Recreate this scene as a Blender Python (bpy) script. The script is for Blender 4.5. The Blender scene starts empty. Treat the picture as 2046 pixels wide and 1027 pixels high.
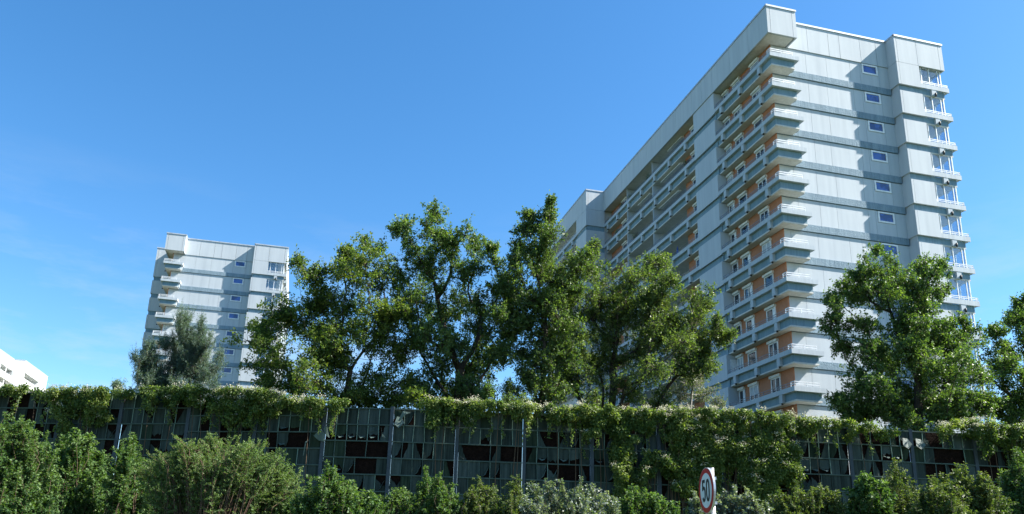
import bpy, math, random
import numpy as np
from mathutils import Vector, Matrix

# ------------------------------------------------------------------ camera, sky, sun
EYE = 1.6
F, PITCH, ROLL, PX, PY = 1605.57, 0.28502, 0.02911, 1014.99, 648.77      # lens worked out from the towers' vanishing points
sc = bpy.context.scene
C = sc.collection
cam_d = bpy.data.cameras.new('camera'); cam = bpy.data.objects.new('camera', cam_d); C.objects.link(cam)
cam_d.sensor_width = 36; cam_d.lens = 36*F/2046
cam_d.shift_x = (1023-PX)/2046; cam_d.shift_y = (PY-513.5)/2046
cam_d.clip_start = 0.1; cam_d.clip_end = 5000
cam.matrix_world = Matrix.Translation((0, 0, EYE)) @ Matrix.Rotation(math.pi/2+PITCH, 4, 'X') @ Matrix.Rotation(ROLL, 4, 'Z')
sc.camera = cam
SUN_EL, SUN_AZ = math.radians(43.5), math.radians(-1.0)     # azimuth from +X, counter clockwise
w = bpy.data.worlds.new('World'); sc.world = w; w.use_nodes = True
nt = w.node_tree; nt.nodes.clear()
sky = nt.nodes.new('ShaderNodeTexSky'); sky.sky_type = 'NISHITA'; sky.sun_disc = False
sky.sun_elevation = SUN_EL; sky.sun_rotation = math.pi/2-SUN_AZ
sky.air_density = 1.0; sky.dust_density = 0.5; sky.ozone_density = 3.0; sky.altitude = 200
bg = nt.nodes.new('ShaderNodeBackground'); bg.inputs[1].default_value = 0.084
ow = nt.nodes.new('ShaderNodeOutputWorld')
hs = nt.nodes.new('ShaderNodeHueSaturation'); hs.inputs['Saturation'].default_value = 1.27; hs.inputs['Hue'].default_value = .497; nt.links.new(sky.outputs[0], hs.inputs['Color']); 
tcw = nt.nodes.new('ShaderNodeTexCoord'); mpw = nt.nodes.new('ShaderNodeMapping'); mpw.inputs['Scale'].default_value = (2.2, 2.2, 9); mpw.inputs['Rotation'].default_value = (0, .25, 0)
nzw = nt.nodes.new('ShaderNodeTexNoise'); nzw.inputs['Scale'].default_value = 2.2; nzw.inputs['Detail'].default_value = 8; nzw.inputs['Roughness'].default_value = .62
rpw = nt.nodes.new('ShaderNodeValToRGB'); rpw.color_ramp.elements[0].position = .47; rpw.color_ramp.elements[1].position = .72
sep = nt.nodes.new('ShaderNodeSeparateXYZ'); mr = nt.nodes.new('ShaderNodeMapRange'); mr.inputs[1].default_value = .42; mr.inputs[2].default_value = .12; mr.inputs[3].default_value = 0.0; mr.inputs[4].default_value = 1.0
mlw = nt.nodes.new('ShaderNodeMath'); mlw.operation = 'MULTIPLY'; ml2 = nt.nodes.new('ShaderNodeMath'); ml2.operation = 'MULTIPLY'; ml2.inputs[1].default_value = .6
mxw = nt.nodes.new('ShaderNodeMix'); mxw.data_type = 'RGBA'; mxw.inputs[7].default_value = (3.0, 3.4, 3.8, 1)
nt.links.new(tcw.outputs['Generated'], mpw.inputs[0]); nt.links.new(mpw.outputs[0], nzw.inputs['Vector']); nt.links.new(nzw.outputs[0], rpw.inputs[0])
nt.links.new(tcw.outputs['Generated'], sep.inputs[0]); nt.links.new(sep.outputs[2], mr.inputs[0]); nt.links.new(rpw.outputs[0], mlw.inputs[0]); nt.links.new(mr.outputs[0], mlw.inputs[1])
nt.links.new(mlw.outputs[0], ml2.inputs[0]); nt.links.new(ml2.outputs[0], mxw.inputs[0]); nt.links.new(hs.outputs[0], mxw.inputs[6]); nt.links.new(mxw.outputs[2], bg.inputs[0]); nt.links.new(bg.outputs[0], ow.inputs[0])
sd = bpy.data.lights.new('sun', 'SUN'); sd.energy = 5.0; sd.angle = math.radians(0.55); sd.color = (1, .95, .87)
sun = bpy.data.objects.new('sun', sd); C.objects.link(sun)
sdir = Vector((math.cos(SUN_EL)*math.cos(SUN_AZ), math.cos(SUN_EL)*math.sin(SUN_AZ), math.sin(SUN_EL)))
sun.rotation_euler = sdir.to_track_quat('Z', 'Y').to_euler()
sc.view_settings.view_transform = 'Standard'; sc.view_settings.look = 'None'
sc.view_settings.exposure = 1.62; sc.view_settings.gamma = 1
sc.render.engine = 'CYCLES'
sc.cycles.max_bounces = 6; sc.cycles.transparent_max_bounces = 8

def ray(x, y):
    X, Y = x-PX, y-PY
    c, s = math.cos(ROLL), math.sin(ROLL)
    a, b = X*c+Y*s, -X*s+Y*c
    dx, dz = a/F, -b/F
    c, s = math.cos(PITCH), math.sin(PITCH)
    return np.array([dx, c-dz*s, s+dz*c])
def at(x, y, Y):                                     # the point Y metres ahead seen at that place of the photo
    r = ray(x, y); r = r*(Y/r[1]); r[2] += EYE; return r

# ------------------------------------------------------------------ materials
def mat(name, build):
    m = bpy.data.materials.new(name); m.use_nodes = True
    n = m.node_tree; n.nodes.clear()
    o = n.nodes.new('ShaderNodeOutputMaterial')
    n.links.new(build(n), o.inputs[0]); return m
def N(n, t, **kw):
    x = n.nodes.new(t)
    for k, v in kw.items():
        if k in x.inputs.keys(): x.inputs[k].default_value = v
        else: setattr(x, k, v)
    return x
def coords(n, scale=(1, 1, 1)):
    tc = N(n, 'ShaderNodeTexCoord'); mp = N(n, 'ShaderNodeMapping'); mp.inputs['Scale'].default_value = scale
    n.links.new(tc.outputs['Object'], mp.inputs[0]); return mp.outputs[0]
def ramp(n, fac, stops):
    r = N(n, 'ShaderNodeValToRGB'); n.links.new(fac, r.inputs[0])
    e = r.color_ramp.elements
    while len(e) < len(stops): e.new(.5)
    for q, (p, c) in zip(e, stops): q.position = p; q.color = (*c, 1)
    return r.outputs[0]
def concrete(name, lo, hi, bump=.05, scale=1.0, rough=.8, bscale=6, streak=True, spec=.3):
    def b(n):
        p = N(n, 'ShaderNodeBsdfPrincipled', Roughness=rough); p.inputs['Specular IOR Level'].default_value = spec
        n1 = N(n, 'ShaderNodeTexNoise', Scale=scale, Detail=6, Roughness=.65)
        n.links.new(coords(n, (1.0, 1.0, .22) if streak else (1, 1, 1)), n1.inputs['Vector'])
        n3 = N(n, 'ShaderNodeTexNoise', Scale=scale*5, Detail=4)
        n.links.new(coords(n, (1.0, 1.0, .06) if streak else (1, 1, 1)), n3.inputs['Vector'])
        mx = N(n, 'ShaderNodeMath', operation='MULTIPLY_ADD'); n.links.new(n3.outputs[0], mx.inputs[0]); mx.inputs[1].default_value = .5
        ml = N(n, 'ShaderNodeMath', operation='MULTIPLY'); n.links.new(n1.outputs[0], ml.inputs[0]); ml.inputs[1].default_value = .5
        n.links.new(ml.outputs[0], mx.inputs[2])
        n.links.new(ramp(n, mx.outputs[0], [(.36, lo), (.6, hi)]), p.inputs['Base Color'])
        n2 = N(n, 'ShaderNodeTexNoise', Scale=bscale, Detail=5); n.links.new(coords(n), n2.inputs['Vector'])
        bp = N(n, 'ShaderNodeBump', Strength=bump, Distance=.05); n.links.new(n2.outputs[0], bp.inputs['Height'])
        n.links.new(bp.outputs[0], p.inputs['Normal'])
        return p.outputs[0]
    return mat(name, b)
def plain(name, col, rough=.6, metal=0.0, spec=.4):
    def b(n):
        p = N(n, 'ShaderNodeBsdfPrincipled', Roughness=rough, Metallic=metal)
        p.inputs['Specular IOR Level'].default_value = spec
        nz = N(n, 'ShaderNodeTexNoise', Scale=3.0, Detail=5); n.links.new(coords(n), nz.inputs['Vector'])
        n.links.new(ramp(n, nz.outputs[0], [(.3, tuple(c*.8 for c in col)), (.65, tuple(min(1, c*1.08) for c in col))]), p.inputs['Base Color'])
        return p.outputs[0]
    return mat(name, b)
def glass(name, tint, mixf):
    def b(n):
        g = N(n, 'ShaderNodeBsdfGlossy', Roughness=.03); g.inputs[0].default_value = (.9, .95, 1, 1)
        t = N(n, 'ShaderNodeBsdfTransparent'); t.inputs[0].default_value = (*tint, 1)
        m = N(n, 'ShaderNodeMixShader'); m.inputs[0].default_value = mixf
        n.links.new(t.outputs[0], m.inputs[1]); n.links.new(g.outputs[0], m.inputs[2]); return m.outputs[0]
    return mat(name, b)
def pane_mat(name, col, fac):
    def b(n):
        d = N(n, 'ShaderNodeBsdfDiffuse'); g = N(n, 'ShaderNodeBsdfGlossy', Roughness=.04)
        nz = N(n, 'ShaderNodeTexNoise', Scale=1.3, Detail=2); n.links.new(coords(n), nz.inputs['Vector'])
        n.links.new(ramp(n, nz.outputs[0], [(.45, col), (.6, tuple(c*2.4 for c in col))]), d.inputs[0])
        m = N(n, 'ShaderNodeMixShader'); m.inputs[0].default_value = fac
        n.links.new(d.outputs[0], m.inputs[1]); n.links.new(g.outputs[0], m.inputs[2]); return m.outputs[0]
    return mat(name, b)
def leafm(name, dark, mid, light, trans=.4, rough=.45, spec=.35, tr_col=None):
    if not tr_col: dark, mid, light = [(c[0], c[1]*.92, c[2]*1.2) for c in (dark, mid, light)]; spec *= .65
    def b(n):
        a = N(n, 'ShaderNodeAttribute', attribute_name='tint')
        nz = N(n, 'ShaderNodeTexNoise', Scale=.9, Detail=3); n.links.new(coords(n), nz.inputs['Vector'])
        mx = N(n, 'ShaderNodeMath', operation='MULTIPLY_ADD'); n.links.new(nz.outputs[0], mx.inputs[0]); mx.inputs[1].default_value = .5
        ml = N(n, 'ShaderNodeMath', operation='MULTIPLY'); n.links.new(a.outputs['Fac'], ml.inputs[0]); ml.inputs[1].default_value = .6
        n.links.new(ml.outputs[0], mx.inputs[2])
        col = ramp(n, mx.outputs[0], [(.2, dark), (.55, mid), (.9, light)])
        p = N(n, 'ShaderNodeBsdfPrincipled', Roughness=rough); p.inputs['Specular IOR Level'].default_value = spec
        n.links.new(col, p.inputs['Base Color'])
        t = N(n, 'ShaderNodeBsdfTranslucent')
        g = N(n, 'ShaderNodeMix', data_type='RGBA', blend_type='MULTIPLY'); g.inputs[0].default_value = 1
        n.links.new(col, g.inputs[6]); g.inputs[7].default_value = (*(tr_col or (1.5, 1.7, .45)), 1)
        n.links.new(g.outputs[2], t.inputs[0])
        m = N(n, 'ShaderNodeMixShader'); m.inputs[0].default_value = trans
        n.links.new(p.outputs[0], m.inputs[1]); n.links.new(t.outputs[0], m.inputs[2]); return m.outputs[0]
    return mat(name, b)

M = dict(
    panel=concrete('pale_panel_paint', (.415, .46, .495), (.485, .53, .56), .035, .5),
    beam=concrete('pale_beam_concrete', (.37, .42, .46), (.46, .515, .55), .04, 1.2),
    band=concrete('blue_grey_washed_concrete', (.14, .21, .26), (.235, .32, .38), 1.0, 2.2, .9, 16),
    recess=concrete('blue_grey_recess_paint', (.14, .225, .275), (.20, .30, .36), .05, 1.5),
    soffit=concrete('cream_soffit_paint', (.50, .49, .45), (.62, .61, .57), .03, .8, streak=False),
    backing=plain('dark_joint', (.05, .06, .07), .9),
    orange=concrete('orange_render', (.36, .155, .08), (.43, .19, .105), .03, .9, streak=False),
    trim=plain('pale_metal_trim', (.42, .47, .54), .45, .1),
    white=plain('white_window_plastic', (.78, .80, .80), .45),
    rail=plain('white_railing_paint', (.72, .74, .76), .4),
    darkrail=plain('grey_railing_metal', (.22, .24, .27), .5, .3),
    spout=plain('dark_spout_rubber', (.03, .032, .035), .6),
    pane=pane_mat('window_glass_dark', (.010, .013, .018), .16),
    panesky=pane_mat('window_glass_sky_reflection', (.016, .042, .15), .09),  # blue of the reflected sky is put into the diffuse colour
    glaze=glass('balcony_glazing', (.78, .84, .88), .10),
    blind=plain('grey_roller_slats', (.42, .46, .48), .6),
    roof=plain('roof_gravel', (.25, .25, .25), .9),
    white3=concrete('white_block_paint', (.56, .58, .58), (.64, .66, .66), .03, .6),
    bark=concrete('bark', (.025, .02, .016), (.065, .053, .042), .8, 3, .9, 12),
    birch=concrete('birch_bark', (.10, .09, .08), (.5, .48, .44), .4, 5, .8, 12),
    twig=plain('twig_brown', (.09, .058, .036), .8),
    twigred=plain('arching_stem_brown', (.11, .066, .044), .85),
    raill=plain('pale_lit_mullion', (.15, .215, .18), .7, 0, .1),
    post=plain('galvanised_post', (.058, .072, .086), .7, 0, .12),
    railg=plain('green_barrier_profile', (.068, .098, .088), .8, .0, .05),
    sheet=concrete('green_barrier_fabric', (.013, .020, .018), (.044, .058, .052), .3, 1.6, .85, 8, spec=.06),
    sheet2=concrete('faded_barrier_fabric', (.026, .038, .036), (.066, .086, .080), .3, 1.4, .9, 8, spec=.04),
    sheet3=concrete('mossy_barrier_fabric', (.012, .020, .014), (.034, .050, .034), .3, 1.8, .9, 8, spec=.04),
    flap=concrete('torn_green_fabric', (.04, .065, .055), (.11, .15, .13), .3, 3, .55, 9),
    wool=concrete('brown_mineral_wool', (.005, .003, .0025), (.016, .009, .007), 1.0, 3, .95, 9, streak=False, spec=.05),
    soil=concrete('soil_and_litter', (.03, .03, .018), (.07, .065, .035), .8, 1.5, .95, 5, streak=False),
    grass=concrete('rough_verge_grass', (.025, .045, .012), (.06, .09, .025), 1.0, 2, .95, 9, streak=False),
    asphalt=concrete('asphalt', (.04, .04, .042), (.06, .06, .062), .4, 3, .9, 30, streak=False),
    kerb=concrete('kerb_stone', (.25, .25, .24), (.36, .36, .35), .3, 3, .9, 12, streak=False),
    marking=plain('road_paint', (.7, .7, .68), .6),
    signwhite=plain('sign_white_film', (.62, .66, .66), .35),
    signred=plain('sign_red_film', (.42, .022, .02), .35),
    signblack=plain('sign_black_film', (.015, .016, .018), .4),
    alu=plain('sign_aluminium', (.62, .63, .64), .35, .6),
    lf_maple=leafm('maple_leaf', (.032, .072, .016), (.088, .152, .030), (.22, .28, .045), .38, .48, .3),
    lf_oak=leafm('oak_leaf', (.032, .075, .021), (.088, .165, .042), (.19, .27, .07), .36, .45, .35),
    lf_lime=leafm('slender_leaf', (.032, .072, .020), (.09, .16, .04), (.165, .22, .065), .38, .45, .35),
    lf_broad=leafm('open_crown_leaf', (.034, .074, .021), (.10, .165, .042), (.185, .235, .07), .38, .45, .35),
    lf_birch=leafm('birch_leaf', (.06, .10, .04), (.12, .16, .07), (.22, .26, .12), .35, .5, .4),
    lf_pine=leafm('pine_needle', (.05, .10, .062), (.11, .185, .115), (.19, .27, .16), .22, .5, .3),
    lf_vine=leafm('vine_leaf', (.035, .078, .018), (.10, .165, .034), (.25, .31, .075), .38, .5, .35),
    lf_shrub=leafm('shrub_leaf', (.022, .058, .018), (.065, .135, .036), (.15, .235, .07), .3, .5, .2),
    lf_silver=leafm('silvery_leaf', (.05, .09, .055), (.11, .165, .10), (.26, .31, .22), .3, .42, .5),
    lf_tangle=leafm('thicket_leaf', (.035, .085, .024), (.095, .175, .048), (.19, .28, .085), .34, .5, .3),
    lf_olive=leafm('olive_leaf', (.04, .075, .022), (.08, .13, .036), (.15, .19, .06), .32, .5, .3),
    blossom=leafm('cream_blossom', (.42, .42, .32), (.60, .58, .46), (.75, .72, .60), .3, .6, .2, (1.1, 1.1, .9)),
    pot=plain('terracotta', (.35, .12, .06), .7), red=leafm('red_petal', (.3, .02, .02), (.45, .03, .03), (.6, .05, .05), .3, .5, .3, (1.2, .6, .6)),
    blue=plain('blue_parasol_cloth', (.04, .09, .30), .8), awn=plain('awning_cloth', (.74, .74, .70), .8),
    wood=plain('brown_reed_screen', (.22, .10, .06), .9),
)
# ------------------------------------------------------------------ helpers
def tag(o, label=None, cat=None, group=None, kind=None):
    if label: o['label'] = label
    if cat: o['category'] = cat
    if group: o['group'] = group
    if kind: o['kind'] = kind
    return o
def empty(name, loc, rz=0):
    o = bpy.data.objects.new(name, None); C.objects.link(o); o.location = loc; o.rotation_euler = (0, 0, rz); o.empty_display_size = .3; return o
class MB:
    def __init__(s): s.v = []; s.f = []; s.m = []; s.sm = []
    def box(s, x0, x1, y0, y1, z0, z1, mi=0):
        b = len(s.v)
        s.v += [(x, y, z) for z in (z0, z1) for y in (y0, y1) for x in (x0, x1)]
        s.f += [tuple(b+i for i in q) for q in ((0, 2, 3, 1), (4, 5, 7, 6), (0, 1, 5, 4), (2, 6, 7, 3), (0, 4, 6, 2), (1, 3, 7, 5))]
        s.m += [mi]*6; s.sm += [False]*6
        return s
    def prism(s, pts, a, nrm, th, mi=0):            # polygon pts (3D) extruded by nrm*th
        b = len(s.v); n = len(pts)
        s.v += [tuple(p) for p in pts]+[tuple(np.array(p)+np.array(nrm)*th) for p in pts]
        s.f += [tuple(range(b, b+n)), tuple(range(b+2*n-1, b+n-1, -1))]
        s.f += [(b+i, b+(i+1) % n, b+n+(i+1) % n, b+n+i) for i in range(n)]
        s.m += [mi]*(n+2); s.sm += [False]*(n+2); return s
    def tube(s, P, R, n=6, mi=0, cap=True):
        P = [np.array(p, float) for p in P]; b = len(s.v)
        for i, (p, r) in enumerate(zip(P, R)):
            d = P[min(i+1, len(P)-1)]-P[max(i-1, 0)]; d = d/(np.linalg.norm(d)+1e-9)
            u = np.cross(d, (0, 0, 1) if abs(d[2]) < .9 else (1, 0, 0)); u /= np.linalg.norm(u); v_ = np.cross(d, u)
            for k in range(n):
                a = 2*math.pi*k/n; s.v.append(tuple(p+r*(math.cos(a)*u+math.sin(a)*v_)))
        for i in range(len(P)-1):
            for k in range(n):
                s.f.append((b+i*n+k, b+i*n+(k+1) % n, b+(i+1)*n+(k+1) % n, b+(i+1)*n+k)); s.m.append(mi); s.sm.append(True)
        if cap:
            s.f += [tuple(range(b+n-1, b-1, -1)), tuple(range(b+(len(P)-1)*n, b+len(P)*n))]; s.m += [mi]*2; s.sm += [False]*2
        return s
    def build(s, name, mats, parent=None):
        me = bpy.data.meshes.new(name); me.from_pydata(s.v, [], s.f); me.update()
        if not isinstance(mats, (list, tuple)): mats = [mats]
        for m in mats: me.materials.append(m)
        me.polygons.foreach_set('material_index', s.m); me.polygons.foreach_set('use_smooth', s.sm)
        o = bpy.data.objects.new(name, me); C.objects.link(o)
        if parent: o.parent = parent
        return o
def leaves(name, P, D, Nn, L, W, tint, material, parent=None):   # kite shaped leaves, a little folded
    n = len(P)
    D = D/np.linalg.norm(D, axis=1, keepdims=True)
    S = np.cross(D, Nn); S /= (np.linalg.norm(S, axis=1, keepdims=True)+1e-9); U = np.cross(S, D)
    L = L[:, None]; W = W[:, None]
    V = np.empty((n, 4, 3))
    V[:, 0] = P; V[:, 1] = P+D*L*.45+S*W*.5+U*W*.15; V[:, 2] = P+D*L-U*L*.12; V[:, 3] = P+D*L*.45-S*W*.5+U*W*.15
    me = bpy.data.meshes.new(name)
    me.vertices.add(n*4); me.vertices.foreach_set('co', V.reshape(-1).astype(np.float32))
    me.loops.add(n*4); me.loops.foreach_set('vertex_index', np.arange(n*4, dtype=np.int32))
    me.polygons.add(n); me.polygons.foreach_set('loop_start', np.arange(0, n*4, 4, dtype=np.int32))
    try: me.polygons.foreach_set('loop_total', np.full(n, 4, dtype=np.int32))
    except Exception: pass
    me.update(calc_edges=True)
    a = me.attributes.new('tint', 'FLOAT', 'FACE'); a.data.foreach_set('value', tint.astype(np.float32))
    me.materials.append(material)
    o = bpy.data.objects.new(name, me); C.objects.link(o)
    if parent: o.parent = parent
    return o

# ------------------------------------------------------------------ ground
def strip(name, prof, x0, x1, material, nx=1):
    mb = MB(); xs = np.linspace(x0, x1, nx+1)
    for x in xs:
        for (y, z) in prof: mb.v.append((x, y, z))
    k = len(prof)
    for i in range(nx):
        for j in range(k-1):
            mb.f.append((i*k+j, (i+1)*k+j, (i+1)*k+j+1, i*k+j+1)); mb.m.append(0); mb.sm.append(False)
    return tag(mb.build(name, material), kind='structure')
strip('ground', [(-900, -.12), (-6, -.12), (7.9, -.12), (8.2, .02), (13, .1), (20, .7), (30, 1.6), (38, 2.4), (60, 1.9), (120, 1.2), (1500, 1.2)], -1200, 1200, M['grass'])
strip('road', [(-5.8, 0), (7.6, 0)], -400, 400, M['asphalt'])
kb = MB().box(-400, 400, 7.6, 7.78, -.2, .12); tag(kb.build('kerb', M['kerb']), kind='structure')
mk = MB()
for i in range(-20, 21): mk.box(i*12-3, i*12+3, .9, 1.02, 0.0, .005)
tag(mk.build('lane_marking', M['marking']), kind='structure')

# ------------------------------------------------------------------ towers.  local X = along the gable, Y = away along the long side, Z = height
H = 2.8
def window(parent, mode, a0, a1, z0, z1, d, box=0.0, mull=0, pm='pane', fw=.09):
    # mode 'y': lies in a plane y=d facing -y, a along x; mode 'x-': plane x=d facing -x, a along y; 'x+' facing +x
    def bx(mb, a, b, p, q, z, zz, mi=0):            # p..q = distance in front of the wall
        if mode == 'y': mb.box(a, b, d-q, d-p, z, zz, mi)
        elif mode == 'x-': mb.box(d-q, d-p, a, b, z, zz, mi)
        else: mb.box(d+p, d+q, a, b, z, zz, mi)
        return mb
    fr = MB()
    bx(fr, a0, a0+fw, .003, .09, z0, z1); bx(fr, a1-fw, a1, .003, .09, z0, z1)
    bx(fr, a0+fw, a1-fw, .003, .088, z0, z0+fw); bx(fr, a0+fw, a1-fw, .003, .088, z1-fw, z1)
    if mull:
        for k in range(1, mull+1):
            c = a0+(a1-a0)*k/(mull+1); bx(fr, c-.035, c+.035, .004, .086, z0+fw, z1-fw)
    wn = fr.build('window', M['white'], parent)
    bx(MB(), a0+fw, a1-fw, .01, .03, z0+fw, z1-fw).build('pane', M[pm], wn)
    dn = (hash((round(a0*7), round(z0*13))) % 100)/100
    if box > 0 and dn < .22:
        bx(MB(), a0+fw, a1-fw, .035, .055, z1-(z1-z0)*(.25+dn*2.2), z1-fw).build('roller_blind', M['blind'], wn)
    elif box > 0 and dn < .5:
        bx(MB(), a0+fw, a0+fw+(a1-a0)*.3, .032, .036, z0+fw, z1-fw).build('curtain', M['white'], wn)
    if box > 0:
        sb = bx(MB(), a0-.06, a1+.06, .004, .22, z1+.002, z1+box); sb.build('shutter_box', M['awn'], wn)
    return wn
def railing(parent, segs, z0, h, material, step=.8, t=.03):
    mb = MB()
    for (x0, y0, x1, y1) in segs:
        Lh = math.hypot(x1-x0, y1-y0); n = max(1, int(Lh/step))
        for zz in (z0+h-t, z0+h*.38):
            mb.box(min(x0, x1)-t/2, max(x0, x1)+t/2, min(y0, y1)-t/2, max(y0, y1)+t/2, zz, zz+t*1.2)
        for i in range(n+1):
            x = x0+(x1-x0)*i/n; y = y0+(y1-y0)*i/n
            mb.box(x-t*.45, x+t*.45, y-t*.45, y+t*.45, z0, z0+h-t)
    return mb.build('railing', material, parent)
def spout(parent, x, y, z):
    return MB().tube([(x, y, z+.16), (x, y, z-.16)], [.085, .075], 8).build('drain_spout', M['spout'], parent)

def side_run(par, y0, y1, z, vout, sgn, piers, caps=(False, False), depth=1.0, rail='darkrail', spouts=True, wallv=None):
    """balcony front along the long side: outer face x=vout, sgn=+1 when the balcony is at larger x (left facade)"""
    X = lambda a, b: (min(vout+sgn*a, vout+sgn*b), max(vout+sgn*a, vout+sgn*b))
    mb = MB()
    mb.box(*X(0, .13), y0, y1, z-.36, z, 0)
    mb.box(*X(.28, .38), y0, y1, z-.92, z-.36, 1)
    mb.box(*X(.27, depth), y0, y1, z-1.04, z-.92, 2)
    mb.box(*X(.13, .38), y0, y1, z-.36, z-.33, 0)
    for p in piers: mb.box(*X(.02, .28), p-.2, p+.2, z-.98, z-.36, 0)
    b = mb.build('balcony', [M['beam'], M['recess'], M['soffit']], par)
    xr = vout+sgn*.07
    railing(b, [(xr, y0+.05, xr, y1-.05)], z, .33, M[rail], 1.0, .028)
    if spouts:
        for p in piers: spout(b, vout+sgn*.1, p-.05, z-.95)
    return b

def fascia_panels(mb, mode, d, a0, a1, seams, z0, z1, th=.14, gap=.03, mi=0):
    ss = [a0]+[s for s in seams if a0 < s < a1]+[a1]
    for i in range(len(ss)-1):
        p = ss[i]+(gap/2 if i else 0); q = ss[i+1]-(gap/2 if i < len(ss)-2 else 0)
        if mode == 'y': mb.box(p, q, d, d+th, z0, z1, mi)
        elif mode == 'x-': mb.box(d, d+th, p, q, z0, z1, mi)
        else: mb.box(d-th, d, p, q, z0, z1, mi)

def tower(name, O, yaw, label, uX, uEnd, ns, detail, group=None):
    rnd = random.Random(5 if detail else 9)
    z0 = O[2]+EYE                                   # height of the top balcony rail above the street
    root = empty(name, (O[0], O[1], 0), yaw); tag(root, label, 'building', group)
    hz = lambda w_: z0+w_
    low = hz(-1.04-H*(ns-1))
    VR = 17.6
    # core body ----------------------------------------------------
    body = MB()
    if detail:
        body.box(1.0, 16.2, 1.52, 17.2, 0, hz(4.2)); body.box(1.9, 16.2, 17.2, 30.6, 0, hz(4.2)); body.box(1.0, 16.2, 30.6, uX+.22, 0, hz(4.2))
    else: body.box(1.0, 16.2, 1.52, uX+.22, 0, hz(4.2))
    body.box(12.75, 14.9, .5, 1.52, 0, hz(4.2))
    body.box(14.9, 16.2, 2.6, 2.7, 0, low)
    body.box(-1.3, 16.2, uX+.22, uEnd, 0, hz(4.2))
    body.box(.0, 1.0, .3, uX, 0, low-.02); body.box(16.2, 17.3, .6, uEnd, 0, low-.02); body.box(.3, 12.7, 1.3, 1.52, 0, low-.02)
    body.build('wall', M['panel'], root)
    MB().box(.1, 17.4, 1.5, uX+.3, hz(4.2), hz(4.26)).box(-2.2, 17.4, uX+.3, uEnd-.1, hz(4.2), hz(4.26)).build('roof', M['roof'], root)
    # orange wall strip of the balconies on the long side
    back = MB()
    back.box(.965, 1.0, 1.382, 9.4, low, hz(1.76), 0); back.box(1.0, 1.05, 1.382, 1.52, low, hz(1.76), 0)
    if detail:
        back.box(.965, 1.0, 13.3, 17.2, low, hz(1.76), 0); back.box(.965, 1.0, 30.6, uX+.1, low, hz(1.76), 0)
    back.build('rendered_wall', [M['orange']], root)
    # ---- roof level fascias
    fa = MB()
    SE = [2.92, 6.08, 9.3, 11.4, 13.4, 16.9, 20.5, 24.1, 27.7, 31.2, 34.3]
    fascia_panels(fa, 'x-', -.09, .06, uX, SE, hz(1.76), hz(4.36))
    fascia_panels(fa, 'y', -.09, -.09, 2.65, [.2, 2.3], hz(1.76), hz(4.36), th=.15)
    fascia_panels(fa, 'x+', 2.65, .06, 1.41, [], hz(1.76), hz(4.36))
    fascia_panels(fa, 'y', 1.31, 2.66, 12.62, [4.65, 6.73, 7.83, 9.91, 11.55], hz(1.76), hz(4.36))
    fascia_panels(fa, 'y', .26, 12.62, VR, [12.84, 14.86, 17.18], hz(1.76), hz(4.36), th=.15)
    fascia_panels(fa, 'x-', 12.62, .41, 1.31, [], hz(1.765), hz(4.36), th=.12)
    fascia_panels(fa, 'x+', VR, .41, uEnd, SE, hz(1.76), hz(4.36))
    fascia_panels(fa, 'y', uX, -2.46, -.09, [-2.2], hz(1.76), hz(4.36), th=.15)
    fascia_panels(fa, 'x-', -2.46, uX+.15, uEnd, [uX+1.5, uX+3.7, uX+7.6, uX+11], hz(1.76), hz(4.36))
    fa.build('fascia', M['panel'], root)
    bk = MB()                                       # dark joint backing behind the fascia panels
    bk.box(.03, .09, .08, uX, hz(1.79), hz(4.3)); bk.box(.09, 2.5, .05, .12, hz(1.79), hz(4.3)); bk.box(2.45, 2.5, .12, 1.4, hz(1.79), hz(4.3))
    bk.box(2.6, 12.7, 1.43, 1.5, hz(-1-H*(ns-1)), hz(4.3)); bk.box(12.72, VR-.15, .38, .49, hz(1.79), hz(4.3)); bk.box(VR-.18, VR-.13, .42, uEnd, hz(1.79), hz(4.3))
    bk.box(-2.33, -.1, uX+.17, uX+.215, low, hz(4.3)); bk.box(-2.36, -2.3, uX+.2, uEnd, hz(1.79), hz(4.3))
    bk.build('joint_backing', M['backing'], root)
    so = MB()                                       # soffit under the fascia
    so.box(.0, 1.42 if not detail else 1.9, .07, uX, hz(1.80), hz(1.9)); so.box(1.42 if not detail else 1.9, 2.5, .07, 1.43, hz(1.80), hz(1.9)); so.box(14.9, VR-.1, .45, 2.6, hz(1.80), hz(1.9)); so.box(16.1, VR-.1, 2.6, uEnd, hz(1.80), hz(1.9))
    so.box(-2.32, -1.0, uX+3.5, uEnd, hz(1.80), hz(1.9))
    so.build('soffit', M['soffit'], root)
    tr = MB()                                       # metal roof edge
    zt, zb = hz(4.47), hz(4.30)
    tr.box(-.15, -.02, -.15, uX-.02, zb, zt); tr.box(-.02, 2.71, -.15, -.02, zb, zt-.002); tr.box(2.58, 2.71, -.02, 1.24, zb, zt-.004)
    tr.box(2.58, 12.56, 1.24, 1.37, zb, zt); tr.box(12.56, 12.69, .2, 1.37, zb, zt-.002); tr.box(12.56, VR+.06, .2, .33, zb, zt-.004); tr.box(VR-.07, VR+.06, .33, uEnd, zb, zt)
    tr.box(-2.52, -.15, uX-.06, uX+.07, zb, zt); tr.box(-2.52, -2.39, uX+.07, uEnd, zb, zt-.002)
    tr.build('roof_trim', M['trim'], root)
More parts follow.
